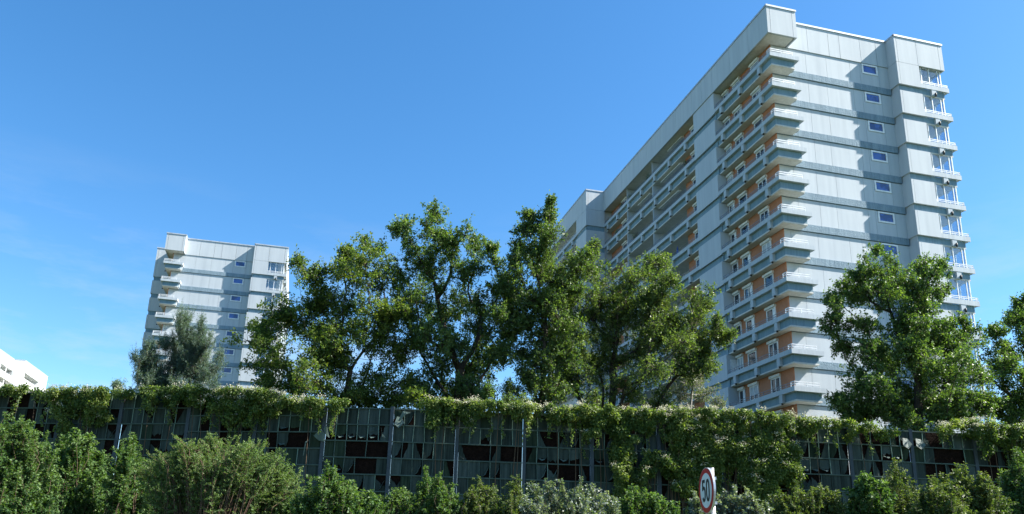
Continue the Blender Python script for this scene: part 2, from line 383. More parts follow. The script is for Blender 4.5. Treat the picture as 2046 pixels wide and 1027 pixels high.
    # ---- gable, storey by storey
    for k in range(ns):
        zz = hz(-H*k); top = zz+1.735; gp = MB(); gb = MB()
        off = rnd.uniform(-.5, .5)
        js = sorted([2.1+off, 4.3+off*.5, 6.5-off, 8.6+off, 9.72, 11.62])
        # centre panels (cut round the window)
        for a, b in ((1.06, 9.9), (11.52, 12.62)):
            fascia_panels(gp, 'y', 1.38, a, b, js, zz-.42, top, th=.08, gap=.02)
        gp.box(9.9, 11.52, 1.382, 1.46, zz-.42, zz+.72)
        gp.box(1.03, 1.06, 1.3835, 1.47, zz-1.04, top)
        gb.box(1.06, 12.62, 1.285, 1.45, zz-1.02, zz-.42, 0)
        # projecting bay panels
        fascia_panels(gp, 'y', .26, 12.62, 14.9, [12.84], zz-.42, top, th=.16, gap=.02)
        gp.box(12.62, 12.74, .42, 1.38, zz-.42, top)
        gb.box(12.84, 14.9, .46, .52, zz-1.04, zz-.42, 1); gb.box(12.80, 12.84, .46, 1.4, zz-1.04, zz-.42, 1)
        gp.box(14.78, 14.9, .42, 2.6, zz-.36, top)
        window(root, 'y', 9.93, 11.5, zz+.74, zz+1.70, 1.42, 0, 0, 'panesky', .14)
        gp.build('wall_panel', M['panel'], root); gb.build('concrete_band', [M['band'], M['recess']], root); gp = MB(); gb = MB()
        # wing end wall
        fascia_panels(gp, 'y', uX, -2.46, -.0, [-2.2], zz-.42, top, th=.11, gap=.02)
        gb.box(-2.28, 0, uX+.12, uX+.165, zz-1.04, zz-.42, 1)
        fascia_panels(gp, 'x-', -2.46, uX+.11, uX+3.7, [uX+1.5], zz-.42, top, th=.14, gap=.02)
        gb.box(-2.28, -2.2, uX+.2, uX+3.7, zz-1.04, zz-.42, 1)
        gp.build('wall_panel', M['panel'], root); gb.build('concrete_band', [M['band'], M['recess']], root); gp = MB(); gb = MB()
        # closed strips of the long sides
        if detail:
            fascia_panels(gp, 'x-', 0, 9.3, 13.36, [], zz-.42, top, th=.14)
            gb.box(.2, .26, 9.3, 13.36, zz-1.04, zz-.42, 1)
            gp.box(.14, 1.0, 9.3, 9.42, zz-.42, top); gp.box(.14, 1.0, 13.24, 13.36, zz-.42, top)
            gp.build('wall_panel', M['panel'], root); gb.build('concrete_band', [M['band'], M['recess']], root); gp = MB(); gb = MB()
            for dv in (23.5, 30.55): MB().box(.25, 1.9, dv, dv+.12, zz-.9, top+.03).build('balcony_divider', M['panel'], root)
        fascia_panels(gp, 'x+', VR+.05, 9.3, 13.36, [], zz-.42, top, th=.2); gp.build('wall_panel', M['panel'], root)
    # ---- balconies
    for k in range(ns):
        zz = hz(-H*k)
        # corner balcony: left side bay 0..9.3 and round the gable corner
        mb = MB()
        yE = 9.3 if detail else uX
        mb.box(0, .13, .13, yE, zz-.36, zz, 0); mb.box(0, 2.72, 0, .13, zz-.36, zz, 0); mb.box(2.59, 2.72, .13, 1.29, zz-.36, zz, 0)
        mb.box(.28, .38, .38, yE, zz-.92, zz-.36, 1); mb.box(.28, 2.42, .28, .38, zz-.92, zz-.36, 1); mb.box(2.32, 2.42, .38, 1.29, zz-.92, zz-.36, 1)
        mb.box(.13, .38, .13, yE, zz-.36, zz-.33, 0); mb.box(.38, 2.59, .13, .38, zz-.36, zz-.33, 0)
        mb.box(.27, .96, .27, yE, zz-1.04, zz-.92, 2); mb.box(.96, 2.43, .27, 1.29, zz-1.04, zz-.92, 2)
        piers = [p for p in (1.85, 4.99, 8.21) if p < yE]
        for p in piers: mb.box(.02, .28, p-.2, p+.2, zz-.98, zz-.36, 0)
        mb.box(2.42, 2.6, .55, .95, zz-.98, zz-.36, 0)
        b = mb.build('balcony', [M['beam'], M['recess'], M['soffit']], root)
        railing(b, [(.07, .12, .07, yE-.1)], zz, .33, M['darkrail'], .95, .03)
        railing(b, [(.07, .07, 2.15, .07), (.07, .07, .07, .5)], zz+.005, .36, M['rail'], 1.0, .055)
        for p in piers: spout(b, .1, p-.05, zz-.95)
        # right corner loggia
        mb = MB()
        mb.box(14.9, 17.78, .26, .40, zz-.42, zz, 0); mb.box(17.64, 17.78, .40, 9.3, zz-.38, zz, 0)
        mb.box(14.9, 17.4, .46, .56, zz-.92, zz-.42, 1); mb.box(17.3, 17.4, .56, 9.3, zz-.92, zz-.40, 1)
        mb.box(15.95, 16.4, .28, .46, zz-1.0, zz-.42, 0)
        mb.box(14.9, 17.42, .47, 2.6, zz-1.04, zz-.92, 2); mb.box(16.2, 17.42, 2.6, 9.3, zz-1.04, zz-.92, 2)
        for p in (1.85, 4.99, 8.21): mb.box(17.4, 17.7, p-.2, p+.2, zz-.98, zz-.38, 0)
        b = mb.build('balcony', [M['beam'], M['recess'], M['soffit']], root)
        railing(b, [(15.0, .33, 17.7, .33), (17.7, .33, 17.7, 9.2)], zz, .3, M['rail'], 1.2, .045)
        spout(b, 16.25, .2, zz-.92)
        gz = MB()                                   # glazed corner: white posts and clear panes
        for px_ in (15.25, 16.05, 16.95): gz.box(px_-.035, px_+.035, .47, .54, zz-.9, zz+1.78)
        gz.box(17.2, 17.28, .47, .55, zz-.9, zz+1.78)
        for py_ in (1.5, 2.6): gz.box(17.2, 17.3, py_-.05, py_+.05, zz-.9, zz+1.78)
        g = gz.build('glazing_frame', M['white'], root)
        MB().box(14.92, 17.2, .515, .525, zz-.9, zz+1.74).box(17.245, 17.255, .57, 2.6, zz-.9, zz+1.7).build('pane', M['glaze'], g)
        # wing balconies
        side_run(root, uX+3.7, uEnd, zz, -2.37, 1, [uX+5.7, uX+9.3], depth=1.06)
        if detail:
            side_run(root, 13.36, uX, zz, 0.0, 1, [15.4, 19.1, 22.65, 26.25, 29.85, 33.3, 36.4], depth=.98)
            MB().box(.98, 1.9, 17.2, 30.6, zz-1.035, zz-.925).build('balcony_floor', M['soffit'], root)
        side_run(root, 13.36, uEnd, zz, 17.78, -1, [15.4, 19.1, 22.65, 26.25, 29.85] if uEnd > 31 else [15.4], depth=1.5, rail='rail', spouts=False)
        if detail and k < 12:
            for a, c in ((3.07, 4.33), (6.15, 7.42), (8.2, 9.1)):
                window(root, 'x-', a, c, zz-.88, zz+1.42, .965, .2, 1 if rnd.random() < .3 else 0)
        if detail and k < 7:
            window(root, 'x-', 14.3, 15.6, zz-.88, zz+1.42, .965, .2, 1)
            if k % 2 == 0: window(root, 'x-', 25.4, 28.0, zz-.3, zz+1.35, 1.895, .26, 2)
            window(root, 'x-', 32.2, 33.6, zz-.88, zz+1.42, .965, .2)
    if detail:                                      # open white casement on a low balcony, awnings on the long side
        zz = hz(-H*9)
        MB().box(.3, .95, 9.2, 9.26, zz-.75, zz+1.3).build('open_shutter', M['white'], root)
        for k, a, c in ((1, 17.6, 22.2), (2, 18.2, 22.8), (0, 17.2, 20.4), (1, 25.0, 28.3)):
            zz = hz(-H*k)
            mb = MB(); mb.prism([(.62, a, zz+1.62), (.95, a, zz+1.72), (.95, a, zz+1.5), (.55, a, zz+1.46)], 0, (0, 1, 0), c-a)
            mb.build('awning', M['awn'], root)
    return root

O1 = (20.8205, 56.8206, 40.6963); O2 = (-51.6, 112.7, 41.46); YAW = .24695
NS = 14
tower('apartment_tower', O1, YAW, 'large pale apartment tower with orange balcony walls on the right, filling the right half', 37.2, 56.0, NS, True)
tower('apartment_tower', O2, YAW, 'smaller looking grey apartment tower behind the pine on the left', 7.0, 40.0, NS, False)

def local(O, v, u, w_):
    c, s_ = math.cos(YAW), math.sin(YAW)
    return (O[0]+v*c-u*s_, O[1]+v*s_+u*c, O[2]+EYE+w_)
def flower_pot(v, u, k, label, mt, seed):
    p = local(O1, v, u, -H*k); rs = np.random.RandomState(seed)
    r = empty('flower_box', p, YAW); tag(r, label, 'flower box', 'flower boxes on the balcony fronts')
    MB().box(-.1, .1, -.5, .5, .02, .2).build('box', M['pot'], r)
    n = 260; P = rs.normal(size=(n, 3))*np.array([.1, .3, .12])+np.array([0, 0, .36]); leaves('foliage', P, rs.normal(size=(n, 3)), rs.normal(size=(n, 3)), np.full(n, .1), np.full(n, .07), rs.rand(n), M['lf_shrub'], r)
    n = 120; P = rs.normal(size=(n, 3))*np.array([.1, .3, .1])+np.array([0, 0, .42]); leaves('flowers', P, rs.normal(size=(n, 3)), rs.normal(size=(n, 3)), np.full(n, .07), np.full(n, .06), rs.rand(n), M[mt], r)
for v, u, k, lb, mt in ((.45, 16.6, 0, 'red flower box on the top floor balcony nearest the blank strip of the large tower', 'red'), (.2, 32.0, 0, 'red flowers at the far end of the top floor balcony by the tower step', 'red'),
        (.2, 15.2, 1, 'red flowers on the second balcony from the top beside the blank strip', 'red'), (.2, 28.2, 2, 'red flower box on the third balcony row of the long facade', 'red'),
        (.2, 29.5, 0, 'cream and red flowers beside the divider on the top long balcony', 'blossom'), (.2, 24.5, 0, 'leafy box with pale flowers under the top floor awning', 'blossom'), (.2, 33.5, 1, 'green planter low in the corner by the tower step', 'blossom')):
    flower_pot(v, u, k, lb, mt, int(u*10))
for u, k, lb in ((18.7, 4, 'folded blue parasol on the fifth balcony row, nearer one'), (21.6, 4, 'folded blue parasol on the fifth balcony row, farther one'), (20.6, 5, 'folded blue parasol one row below the other two')):
    r = empty('parasol', local(O1, .55, u, -H*k-.9), YAW); tag(r, lb, 'parasol')
    MB().tube([(0, 0, 0), (0, 0, 2.1)], [.02, .02], 8).build('pole', M['white'], r)
    MB().tube([(0, 0, .75), (0, 0, 1.1), (0, 0, 1.7), (0, 0, 2.15)], [.17, .15, .10, .02], 10).build('canopy', M['blue'], r)

# white block at the far left ---------------------------------------------------
def white_block():
    O = (-118.5, 193.3, 43.8+EYE)
    root = empty('apartment_block', (O[0], O[1], 0), YAW)
    tag(root, 'bright white sunlit apartment block peeking over the green wall at the far left', 'building')
    z = O[2]
    body = MB()
    body.box(-12, -3.9, -30, 0, 0, z-2.7); body.box(-12, -2.4, 0, 34, 0, z-2.7); body.box(-12, .0, 0, 1.4, 0, z-2.7); body.box(-12, 0.0, 13, 19.6, 0, z-2.7)
    body.box(-12, -1.9, 1.4, 13, 0, z-2.75)
    body.box(-12, -2.4, -30, 0, z-2.7, z); body.box(-12, 0, 0, 19.6, z-2.7, z+.002); body.box(-12, -2.4, 19.6, 34, z-2.7, z-3.2+1.5)
    body.build('wall', M['white3'], root)
    MB().box(-12.05, -2.33, -30.05, -.02, z, z+.16).box(-12.05, .07, -.02, 19.67, z+.003, z+.18).build('roof_trim', M['trim'], root)
    for k in range(5):
        zz = z-4.5-H*k
        b = MB().box(-1.85, .12, 1.45, 12.9, zz-1.2, zz-1.0, 1).box(-.02, .12, 1.45, 12.9, zz-1.0, zz, 0).build('balcony', [M['white3'], M['soffit']], root)
        railing(b, [(.05, 1.5, .05, 12.8)], zz, .35, M['rail'], 1.5, .06)
        b = MB().box(-3.85, -2.2, -29, -.3, zz-1.2, zz-1.0, 1).box(-2.34, -2.2, -29, -.3, zz-1.0, zz, 0).build('balcony', [M['white3'], M['soffit']], root)
        railing(b, [(-2.27, -29, -2.27, -.4)], zz, .35, M['rail'], 1.5, .06)
        for a in (-4.2, -8.4, -13):
            window(root, 'x+', a, a+1.3, zz-1.0, zz+1.3, -3.9, .2)
            MB().box(-2.5, -2.38, a-.1, a+.1, zz, zz+1.75).build('post', M['white'], root)
        window(root, 'x+', 4, 6, zz-1, zz+1.2, -1.9, .2); window(root, 'x+', 9, 11, zz-1, zz+1.2, -1.9, .2)
white_block()

# ------------------------------------------------------------------ noise barrier
WX = [-60, -36, -28, -21.5, -15, -9.5, -6, 1, 4.6, 18.7, 26, 34, 60]
WY = [52, 46.5, 45, 44.2, 42.9, 42.0, 41.8, 42.2, 42.5, 43.6, 44.5, 45.6, 50]
wallY = lambda x: float(np.interp(x, WX, WY))
ROW = .855
def on_wall(px, py):                                # where that sight line meets the barrier
    r = ray(px, py); Y = 42.
    for _ in range(12): Y = wallY(r[0]/r[1]*Y)
    return at(px, py, Y)
posts_px = [-160, -24, 110, 233, 370, 507, 645, 780, 913, 1048, 1183, 1316, 1445, 1572, 1697, 1820, 1945, 2072, 2200]
PXY = []
for p in posts_px:
    q = on_wall(p, 880); PXY.append((q[0], wallY(q[0])))
rb = random.Random(11)
# cell codes per bay: rows from the top; i intact, m missing, s spike tear, t top left hanging, b bottom left standing, l/r side remains, f flap
BAYS = {
 6: ['iiiiii', 'tttttr', 'iimmmm', 'stsmmi', 'siisib', 'iiiiii', 'iiiiii'],
 7: ['fsiiii', 'iiiiii', 'srlsii', 'iisiil', 'biisii', 'iiiiii', 'iiiiii'],
 8: ['iiiiii', 'iitiii', 'lmmrmm', 'iissii', 'iiiiii', 'iiiiii', 'iiiiii'],
 9: ['iiiiii', 'ilmrsi', 'rtttti', 'isbmml', 'iiiiii', 'iiiiii', 'iiiiii'],
 10: ['iirlii', 'rriisi', 'tlttii', 'isiiii', 'iiisii', 'iiiiii', 'iiiiii'],
 13: ['iiiiii', 'isirsl', 'ttttis', 'rbbiii', 'isiisi', 'iiiiii', 'iiiiii'],
 14: ['immmlf', 'irltts', 'isliii', 'iiisii', 'iiiiii', 'iiiiii', 'iiiiii'],
 15: ['flmiii', 'iimmmi', 'immlii', 'iiiiii', 'iisiii', 'iiiiii', 'iiiiii'],
 16: ['iiiiii', 'imlsii', 'mmmrii', 'mlsiii', 'iiiiii', 'iiiiii', 'iiiiii'],
 5: ['iiiiii', 'iittii', 'imtmmi', 'sliiii', 'iiiiii', 'iiiiii', 'iiiiii', 'iiiiii'],
}
wall = empty('noise_barrier', (0, 42, 2.2)); tag(wall, 'long dark green noise barrier with torn fabric panels across the whole foreground', 'fence')
W0 = np.array([0, 42, 2.2])
TOP0 = 7.45+EYE
def bay(i):
    (xa, ya), (xb, yb) = PXY[i], PXY[i+1]
    top = TOP0+(ROW if i < 4 else (ROW*.5 if i < 6 else 0))
    A = np.array([xa, ya, 0.])-W0*[1, 1, 0]; B = np.array([xb, yb, 0.])-W0*[1, 1, 0]
    d = B-A; Lb = np.linalg.norm(d); d /= Lb; nr = np.array([d[1], -d[0], 0.])           # nr points to the road
    rows = BAYS.get(i) or [''.join(rb.choice('iiiisbtlrm') for _ in range(6)) for _ in range(8)]
    nrow = 8; ncol = 6; cw = (Lb-.2)/ncol
    P = lambda s_, z, o: A+d*(.1+s_)+nr*o+np.array([0, 0, z-2.2])
    back = MB(); back.prism([P(0, top-nrow*ROW, -.10), P(Lb-.2, top-nrow*ROW, -.10), P(Lb-.2, top, -.10), P(0, top, -.10)], 0, nr*-1, .08)
    panel = back.build('barrier_panel', M['wool'], wall)
    rl = MB()
    for r in range(nrow+1):
        z = top-r*ROW
        rl.prism([P(0, z-.03, .0), P(Lb-.2, z-.03, .0), P(Lb-.2, z+.03, .0), P(0, z+.03, .0)], 0, nr, .05)
    for c in range(1, ncol):
        for r in range(nrow):
            code = rows[r][c] if r < len(rows) else 'i'
            if (code == 'm' and rb.random() < .7) or rb.random() < .12: continue
            z = top-r*ROW
            lean = rb.uniform(-.035, .035)
            rl.prism([P(c*cw-.018+lean, z-ROW+.032, .003), P(c*cw+.018+lean, z-ROW+.032, .003), P(c*cw+.018, z-.032, .003), P(c*cw-.018, z-.032, .003)], 0, nr, .035, 1 if (r < 2 or rb.random() < .25) else 0)  # top two rows paler: caught light put into their colour; other pale ones random
    rl.build('rail', [M['railg'], M['raill']], panel)
    sh = MB()
    for r in range(nrow):
        for c in range(ncol):
            code = rows[r][c] if r < len(rows) else 'i'
            z1 = top-r*ROW-.03; h = ROW-.06; s0 = c*cw+.012; wd = cw-.024
            o = -.02+rb.uniform(-.012, .012)
            U = lambda a, b, q=0., mi=0: P(s0+a*wd, z1-(1-b)*h, o+q)
            if code == 'm': continue
            j = lambda a: rb.uniform(-a, a)
            if code == 'i': poly = [U(0, 0), U(1, 0), U(1, 1), U(0, 1)]; bend = 0
            elif code == 's':
                poly = [U(0, 0), U(.35+j(.1), .03), U(.62, .28+j(.1)), U(.86, .72+j(.1)), U(.98, 1), U(0, 1)]
            elif code == 't':
                a = .35+j(.12); poly = [U(0, a+j(.1)), U(.25, a-.1+j(.08)), U(.55, a+j(.1)), U(.8, a-.12+j(.1)), U(1, a+.15+j(.1)), U(1, 1), U(0, 1)]
            elif code == 'b':
                a = .5+j(.12); poly = [U(0, 0), U(1, 0), U(1, a+j(.15)), U(.7, a-.2), U(.4, a+.05), U(.15, a+.18), U(0, a+.25)]
            elif code == 'l': poly = [U(0, 0), U(.75+j(.1), 0), U(.6, .35), U(.42, .6), U(.3+j(.1), 1), U(0, 1)]
            elif code == 'r': poly = [U(.1, .0), U(1, 0), U(1, 1), U(.6+j(.1), 1), U(.5, .65), U(.28, .35)]
            elif code == 'f':
                poly = [U(0, .45), U(.5, .3), U(1, .55), U(1, 1), U(0, 1)]
                a = .3+j(.1)
                sh.prism([U(.1, .0, .18+j(.05)), U(.55, -.25, .26), U(1.05, .1, .22), U(.8, .5, .04), U(.3, .55, .03)], 0, nr, .006, 1)
            # every edge frays and the cloth hangs a little out of its frame
            if code != 'i' or rb.random() < .35:
                pp = []
                for a_, b_ in zip(poly, poly[1:]+poly[:1]):
                    pp.append(a_); nn = 2 if code != 'i' else 1
                    for q_ in range(1, nn+1): pp.append(a_+(b_-a_)*q_/(nn+1)+d*j(.022)+np.array([0, 0, j(.028)])+nr*j(.02))
                poly = pp
            sh.prism(poly, 0, nr, .008, rb.choice([0, 0, 2, 3, 0, 2]))
            if code in 'tsb' and rb.random() < .6:  # the torn edge curls towards the road
                e0, e1 = (U(.1, .32, .0), U(.75, .28, .0)) if code == 't' else (U(.35, .05), U(.88, .7))
                curl = np.array([0, 0, -.09])+nr*(.09+rb.random()*.08)
                mid = (e0+e1)/2+nr*.05+np.array([0, 0, -.03])
                sh.prism([e0, mid, e1, e1+curl*.6, mid+curl*1.3], 0, nr, .006, 1)
    sh.build('fabric_sheet', [M['sheet'], M['flap'], M['sheet2'], M['sheet3']], panel)
for i in range(len(PXY)-1): bay(i)
for i, (x, y) in enumerate(PXY):
    top = TOP0+(ROW if i < 5 else (ROW*.5 if i < 6 else 0))+.12
    MB().box(x-.09, x+.09, y-42-.065, y-42+.08, 1-2.2, top-2.2).build('post', M['post'], wall)
# big hanging flaps near the light post left of the middle
fl = MB()
for (px, pts) in ((640, [(628, 872), (643, 858), (652, 868), (650, 884), (638, 881)]), (655, [(648, 858), (655, 852), (660, 876), (654, 872)]),
                  (612, [(607, 912), (612, 884), (619, 880), (614, 886), (609, 910)]), (815, [(796, 843), (806, 823), (822, 826), (810, 830), (801, 842)]), (770, [(762, 850), (765, 868), (772, 876), (765, 874)])):
    ps = [on_wall(*p)+np.array([0, -.2-.05*(k % 2), 0])-W0 for k, p in enumerate(pts)]
    MB().prism(ps, 0, (0, -1, 0), .006).build('hanging_flap', M['flap'], wall)

# ------------------------------------------------------------------ plants
def rdir(rs, n):
    v = rs.normal(size=(n, 3)); return v/np.linalg.norm(v, axis=1, keepdims=True)
def plant(name, label, cat, blobs, base, top, rad, lm, L=.13, Wd=.085, dens=42, per=13, seed=1, bark='bark', group=None, sprig=.42,
          lift=.5, depth=.55, crown='crown', stem='trunk', fill=1, spread=.12, hang=0.0, multi=1, tw=.006, sub=11, side=1, ground=None, sq=.8):
    """blobs: (x, y, z, r) world positions of the foliage masses; the skeleton grows from base to each of them"""
    rs = np.random.RandomState(seed)
    root = empty(name, tuple(base)); tag(root, label, cat, group)
    base = np.array(base, float); top = np.array(top, float)
    B = []
    for (x, y, z, r) in blobs:
        B.append(np.array([x, y, z, r]))
        for _ in range(fill):
            q = np.array([x+rs.normal()*r*.45, y+rs.normal()*depth*(1.2+r), z-abs(rs.normal())*r*.35, r*rs.uniform(.7, .95)]); B.append(q)
    cx = np.mean([b[0] for b in B]); cy = base[1]
    # skeleton ---------------------------------------------------
    nodes = [base.copy()]; par = [-1]; wt = [0.]; pl = [0.]
    for m_ in range(multi):
        prev = 0; tgt = top+np.array([rs.normal()*.5*(multi > 1), rs.normal()*.4*(multi > 1), rs.normal()*.3*(multi > 1)])
        for t in np.linspace(0, 1, 5)[1:]:
            p = base*(1-t)+tgt*t+np.append(rs.normal(size=2)*.05*np.linalg.norm(top-base)*.3, 0)
            pl.append(pl[prev]+np.linalg.norm(p-nodes[prev])); nodes.append(p); par.append(prev); wt.append(0.); prev = len(nodes)-1
    order = sorted(range(len(B)), key=lambda i: np.linalg.norm(B[i][:3]-top))
    ends = []
    for i in order:
        c = B[i][:3]
        A = np.array(nodes); dd = np.linalg.norm(A-c, axis=1)+1.2*np.maximum(0, A[:, 2]-c[2]+.1)+.62*np.array(pl)
        dd[0] += 3; j = int(np.argmin(dd)); s0 = nodes[j]; ln = np.linalg.norm(c-s0)
        n = max(2, int(ln/.6)); prev = j
        bow = np.array([0, 0, -lift*.2*ln])+rs.normal(size=3)*ln*.05
        for t in np.linspace(0, 1, n+1)[1:]:
            p = s0*(1-t)+c*t+bow*4*t*(1-t)*.5+rs.normal(size=3)*.06*(t < 1)
            pl.append(pl[prev]+np.linalg.norm(p-nodes[prev])); nodes.append(p); par.append(prev); wt.append(0.); prev = len(nodes)-1
        wt[prev] += B[i][3]**2; ends.append(prev)
    for i in range(len(nodes)-1, 0, -1): wt[par[i]] += wt[i]
    tot = max(wt[0], 1e-6); R = [max(.009, rad*(max(w_, 0)/tot)**.56) for w_ in wt]
    R[0] = rad*1.25
    mb = MB(); A = [p-base for p in nodes]
    for i in range(1, len(nodes)):
        j = par[i]; r0 = min(R[j], R[i]*1.35)
        mb.tube([A[j], A[i]], [r0, R[i]], 7 if R[i] > .06 else 4, cap=False)
    # sprigs -----------------------------------------------------
    P = []; D = []; T = []
    tv = []; tf = []
    subs = []
    for b, e in zip([B[i] for i in order], ends):
        for u in rdir(rs, sub):
            u = u*np.array([1.15, 1, .9]); q = np.append(b[:3]+u*b[3]*rs.uniform(.3, 1.25), b[3]*rs.uniform(.16, .42)); subs.append(q)
            mb.tube([b[:3]-base, (b[:3]+q[:3])/2-base+rs.normal(size=3)*.05, q[:3]-base], [min(.02, R[e]), .011, .006], 3, cap=False)
        k_ = par[e]                                 # leafy side twigs down the last stretch of the limb
        for _ in range(4):
            if k_ <= 0 or R[k_] > .07: break
            for _q in range(side): subs.append(np.append(nodes[k_]+rs.normal(size=3)*np.array([.3, .4, .22]), rs.uniform(.16, .36)))
            k_ = par[k_]
    for b in subs:
        c, r = b[:3], b[3]; n = max(3, int(dens*1.15*r*r*rs.uniform(.55, 1.3)))
        dirs = rdir(rs, n); dirs[:, 2] = dirs[:, 2]*sq+.12; dirs /= np.linalg.norm(dirs, axis=1, keepdims=True)
        rr = r*(.2+1.45*rs.uniform(0, 1, n)**.7)
        tips = c+dirs*rr[:, None]
        starts = c+dirs*rr[:, None]*.35*rs.uniform(.2, 1, (n, 1))-np.array([0, 0, 1])*rr[:, None]*.15
        lead = rs.rand(n) < .24; sl = sprig*rs.uniform(.6, 1.3, n)*np.where(lead, 2.1, 1)
        sd = dirs*.8+rs.normal(size=(n, 3))*.35+np.array([0, 0, lift-hang])+np.where(lead, .9, 0)[:, None]*np.array([0, 0, 1]); sd /= np.linalg.norm(sd, axis=1, keepdims=True)
        ends2 = tips+sd*sl[:, None]*.5
        for k in range(n):
            b0 = len(tv)
            for (q, w_) in ((starts[k], tw*1.6), (tips[k]-sd[k]*sl[k]*.5, tw*1.1), (ends2[k], tw*.5)):
                tv += [tuple(q-base+np.array([w_, 0, w_*.5])), tuple(q-base+np.array([-w_, w_, 0])), tuple(q-base+np.array([0, -w_, -w_]))]
            for s_ in (0, 3):
                for a in range(3): tf.append((b0+s_+a, b0+s_+(a+1) % 3, b0+s_+3+(a+1) % 3, b0+s_+3+a))
        m_ = n*per
        idx = np.repeat(np.arange(n), per); t = rs.uniform(-.55, .55, m_)
        p = tips[idx]+sd[idx]*(sl[idx]*t)[:, None]+rs.normal(size=(m_, 3))*spread*.42*(1.1-t)[:, None]
        d = sd[idx]*.5+rs.normal(size=(m_, 3))*.75+np.array([0, 0, -.25-hang])
        P.append(p); D.append(d); T.append(np.clip(.5+.16*rs.normal(size=n)[idx]+.2*rs.normal(size=m_), 0, 1))
    b0 = len(mb.v); mb.v += tv; mb.f += [tuple(b0+i for i in q) for q in tf]; mb.m += [0]*len(tf); mb.sm += [False]*len(tf)
    mb.build(stem, M[bark], root)
    P = np.vstack(P)-base; D = np.vstack(D); T = np.concatenate(T); n = len(P)
    Nn = rs.normal(size=(n, 3))*.75+np.array([0, 0, .8])
    o = leaves(crown, P, D, Nn, L*rs.uniform(.65, 1.25, n), Wd*rs.uniform(.7, 1.2, n), T, lm, root)
    return root, P+base
def px_blobs(lst, Y, seed=0, dy=.5):
    rs = np.random.RandomState(seed); out = []
    for (x, y, r) in lst:
        Yb = Y+rs.normal()*dy; p = at(x, y, Yb); out.append((*p, r*Yb/F))
    return out
def gz(Y): return float(np.interp(Y, [8.2, 13, 20, 30, 38, 60, 120], [.02, .1, .7, 1.6, 2.4, 1.9, 1.2]))
def tree(name, label, lst, Y, bx, tpx, rad, lm, **kw):
    b = at(bx, 880, Y); b[2] = gz(Y)-.1; t = at(tpx[0], tpx[1], Y)
    return plant(name, label, 'tree', px_blobs(lst, Y, kw.get('seed', 1), kw.pop('dy', .9)), b, t, rad, lm, **kw)

T1 = [(780,800,16),(745,802,16),(680,800,16),(820,795,18),(700,790,26),(700,535,42),(690,505,18),(748,500,24),(765,555,45),(640,545,28),(615,540,20),(650,600,48),(600,640,42),(545,640,34),(530,690,36),(505,730,20),(560,730,36),(620,700,48),(690,620,52),(750,640,52),(800,620,38),(680,700,52),(740,720,52),(800,700,42),(600,770,38),(660,775,42),(720,780,42),(790,770,38),(540,770,20),(560,620,26),(520,650,16)]
T2 = [(850,800,18),(875,802,16),(960,800,18),(830,760,26),(875,422,20),(862,460,26),(812,455,18),(796,462,12),(885,490,34),(930,470,24),(955,482,18),(840,520,32),(800,540,24),(900,550,40),(950,530,34),(980,500,12),(830,590,36),(880,620,44),(940,600,44),(1000,575,26),(1010,620,30),(960,660,44),(900,690,48),(850,670,36),(940,730,40),(860,740,36),(980,700,30),(1020,670,22),(900,770,32),(945,770,34),(840,785,22),(808,640,24),(930,800,30),(970,790,14)]
T3 = [(1008,560,20),(1002,640,24),(1022,590,20),(1010,700,18),(1070,650,34),(1120,590,30),(1085,600,30),(1150,580,24),(1160,540,20),(1075,730,30),(1102,402,7),(1098,425,12),(1058,430,13),(1052,455,17),(1100,465,24),(1062,500,22),(1032,488,15),(1088,525,34),(1042,550,24),(1122,560,34),(1025,522,15),(1062,600,34),(1110,630,38),(1040,640,24),(1095,690,36),(1045,700,20),(1135,700,32),(1060,760,20),(1115,770,32),(1148,520,18)]
T4 = [(1190,492,9),(1180,535,22),(1222,580,30),(1170,610,36),(1262,560,26),(1302,540,24),(1322,522,14),(1350,560,22),(1260,630,40),(1210,670,40),(1160,690,34),(1320,610,36),(1380,600,25),(1412,608,12),(1330,670,40),(1390,655,32),(1425,665,18),(1452,673,9),(1270,700,40),(1360,730,36),(1412,738,18),(1200,750,34),(1155,760,30),(1260,770,30),(1320,795,24),(1435,640,8),(1400,615,10)]
T4 = [(x, y, r*1.12) for x, y, r in T4]+[(1130,640,34),(1120,700,34),(1240,640,30),(1290,600,28),(1360,690,30),(1340,640,26),(1405,700,20),(1110,760,30),(1300,660,30),(1290,745,34),(1200,600,30)]
T4b = [(1370,725,26),(1385,760,32),(1350,785,28),(1410,790,22),(1430,805,16),(1330,800,22)]
T5 = [(1800,640,26),(1740,700,28),(1810,690,30),(1720,760,26),(1870,800,34),(1750,800,30),(1820,840,26),(1880,835,24),(1757,500,15),(1742,540,28),(1782,540,24),(1692,570,20),(1662,595,17),(1670,640,24),(1722,590,30),(1772,600,30),(1845,535,28),(1880,530,10),(1820,570,26),(1860,575,22),(1830,620,27),(1720,650,26),(1692,690,18),(1790,660,27),(1850,670,32),(1890,650,22),(1918,640,12),(1940,660,15),(1910,690,28),(1870,730,36),(1820,720,36),(1770,720,26),(1760,760,22),(1700,790,24),(1672,800,16),(1720,820,24),(1790,790,36),(1850,790,40),(1910,760,34),(1955,740,22),(1920,810,30),(1965,800,22),(1780,830,26),(1690,832,14)]
T6 = [(2040,600,12),(2026,640,22),(1992,662,12),(2046,680,30),(2000,720,27),(2040,740,32),(1992,770,25),(2035,800,32),(1988,820,25),(2030,840,22),(2090,640,30),(2095,720,42),(2085,800,42),(2060,620,20)]
tree('maple_tree', 'yellowish green wide tree just right of the smaller left tower', T1, 46, 705, (700, 740), .22, M['lf_maple'], L=.135, Wd=.10, seed=3, dens=66, per=16, sq=.5, lift=.15, spread=.16)
tree('oak_tree', 'tall dark ragged oak standing left of centre with open sky on both sides', T2, 47, 935, (925, 740), .38, M['lf_oak'], L=.145, Wd=.09, seed=4, dens=78, per=17)
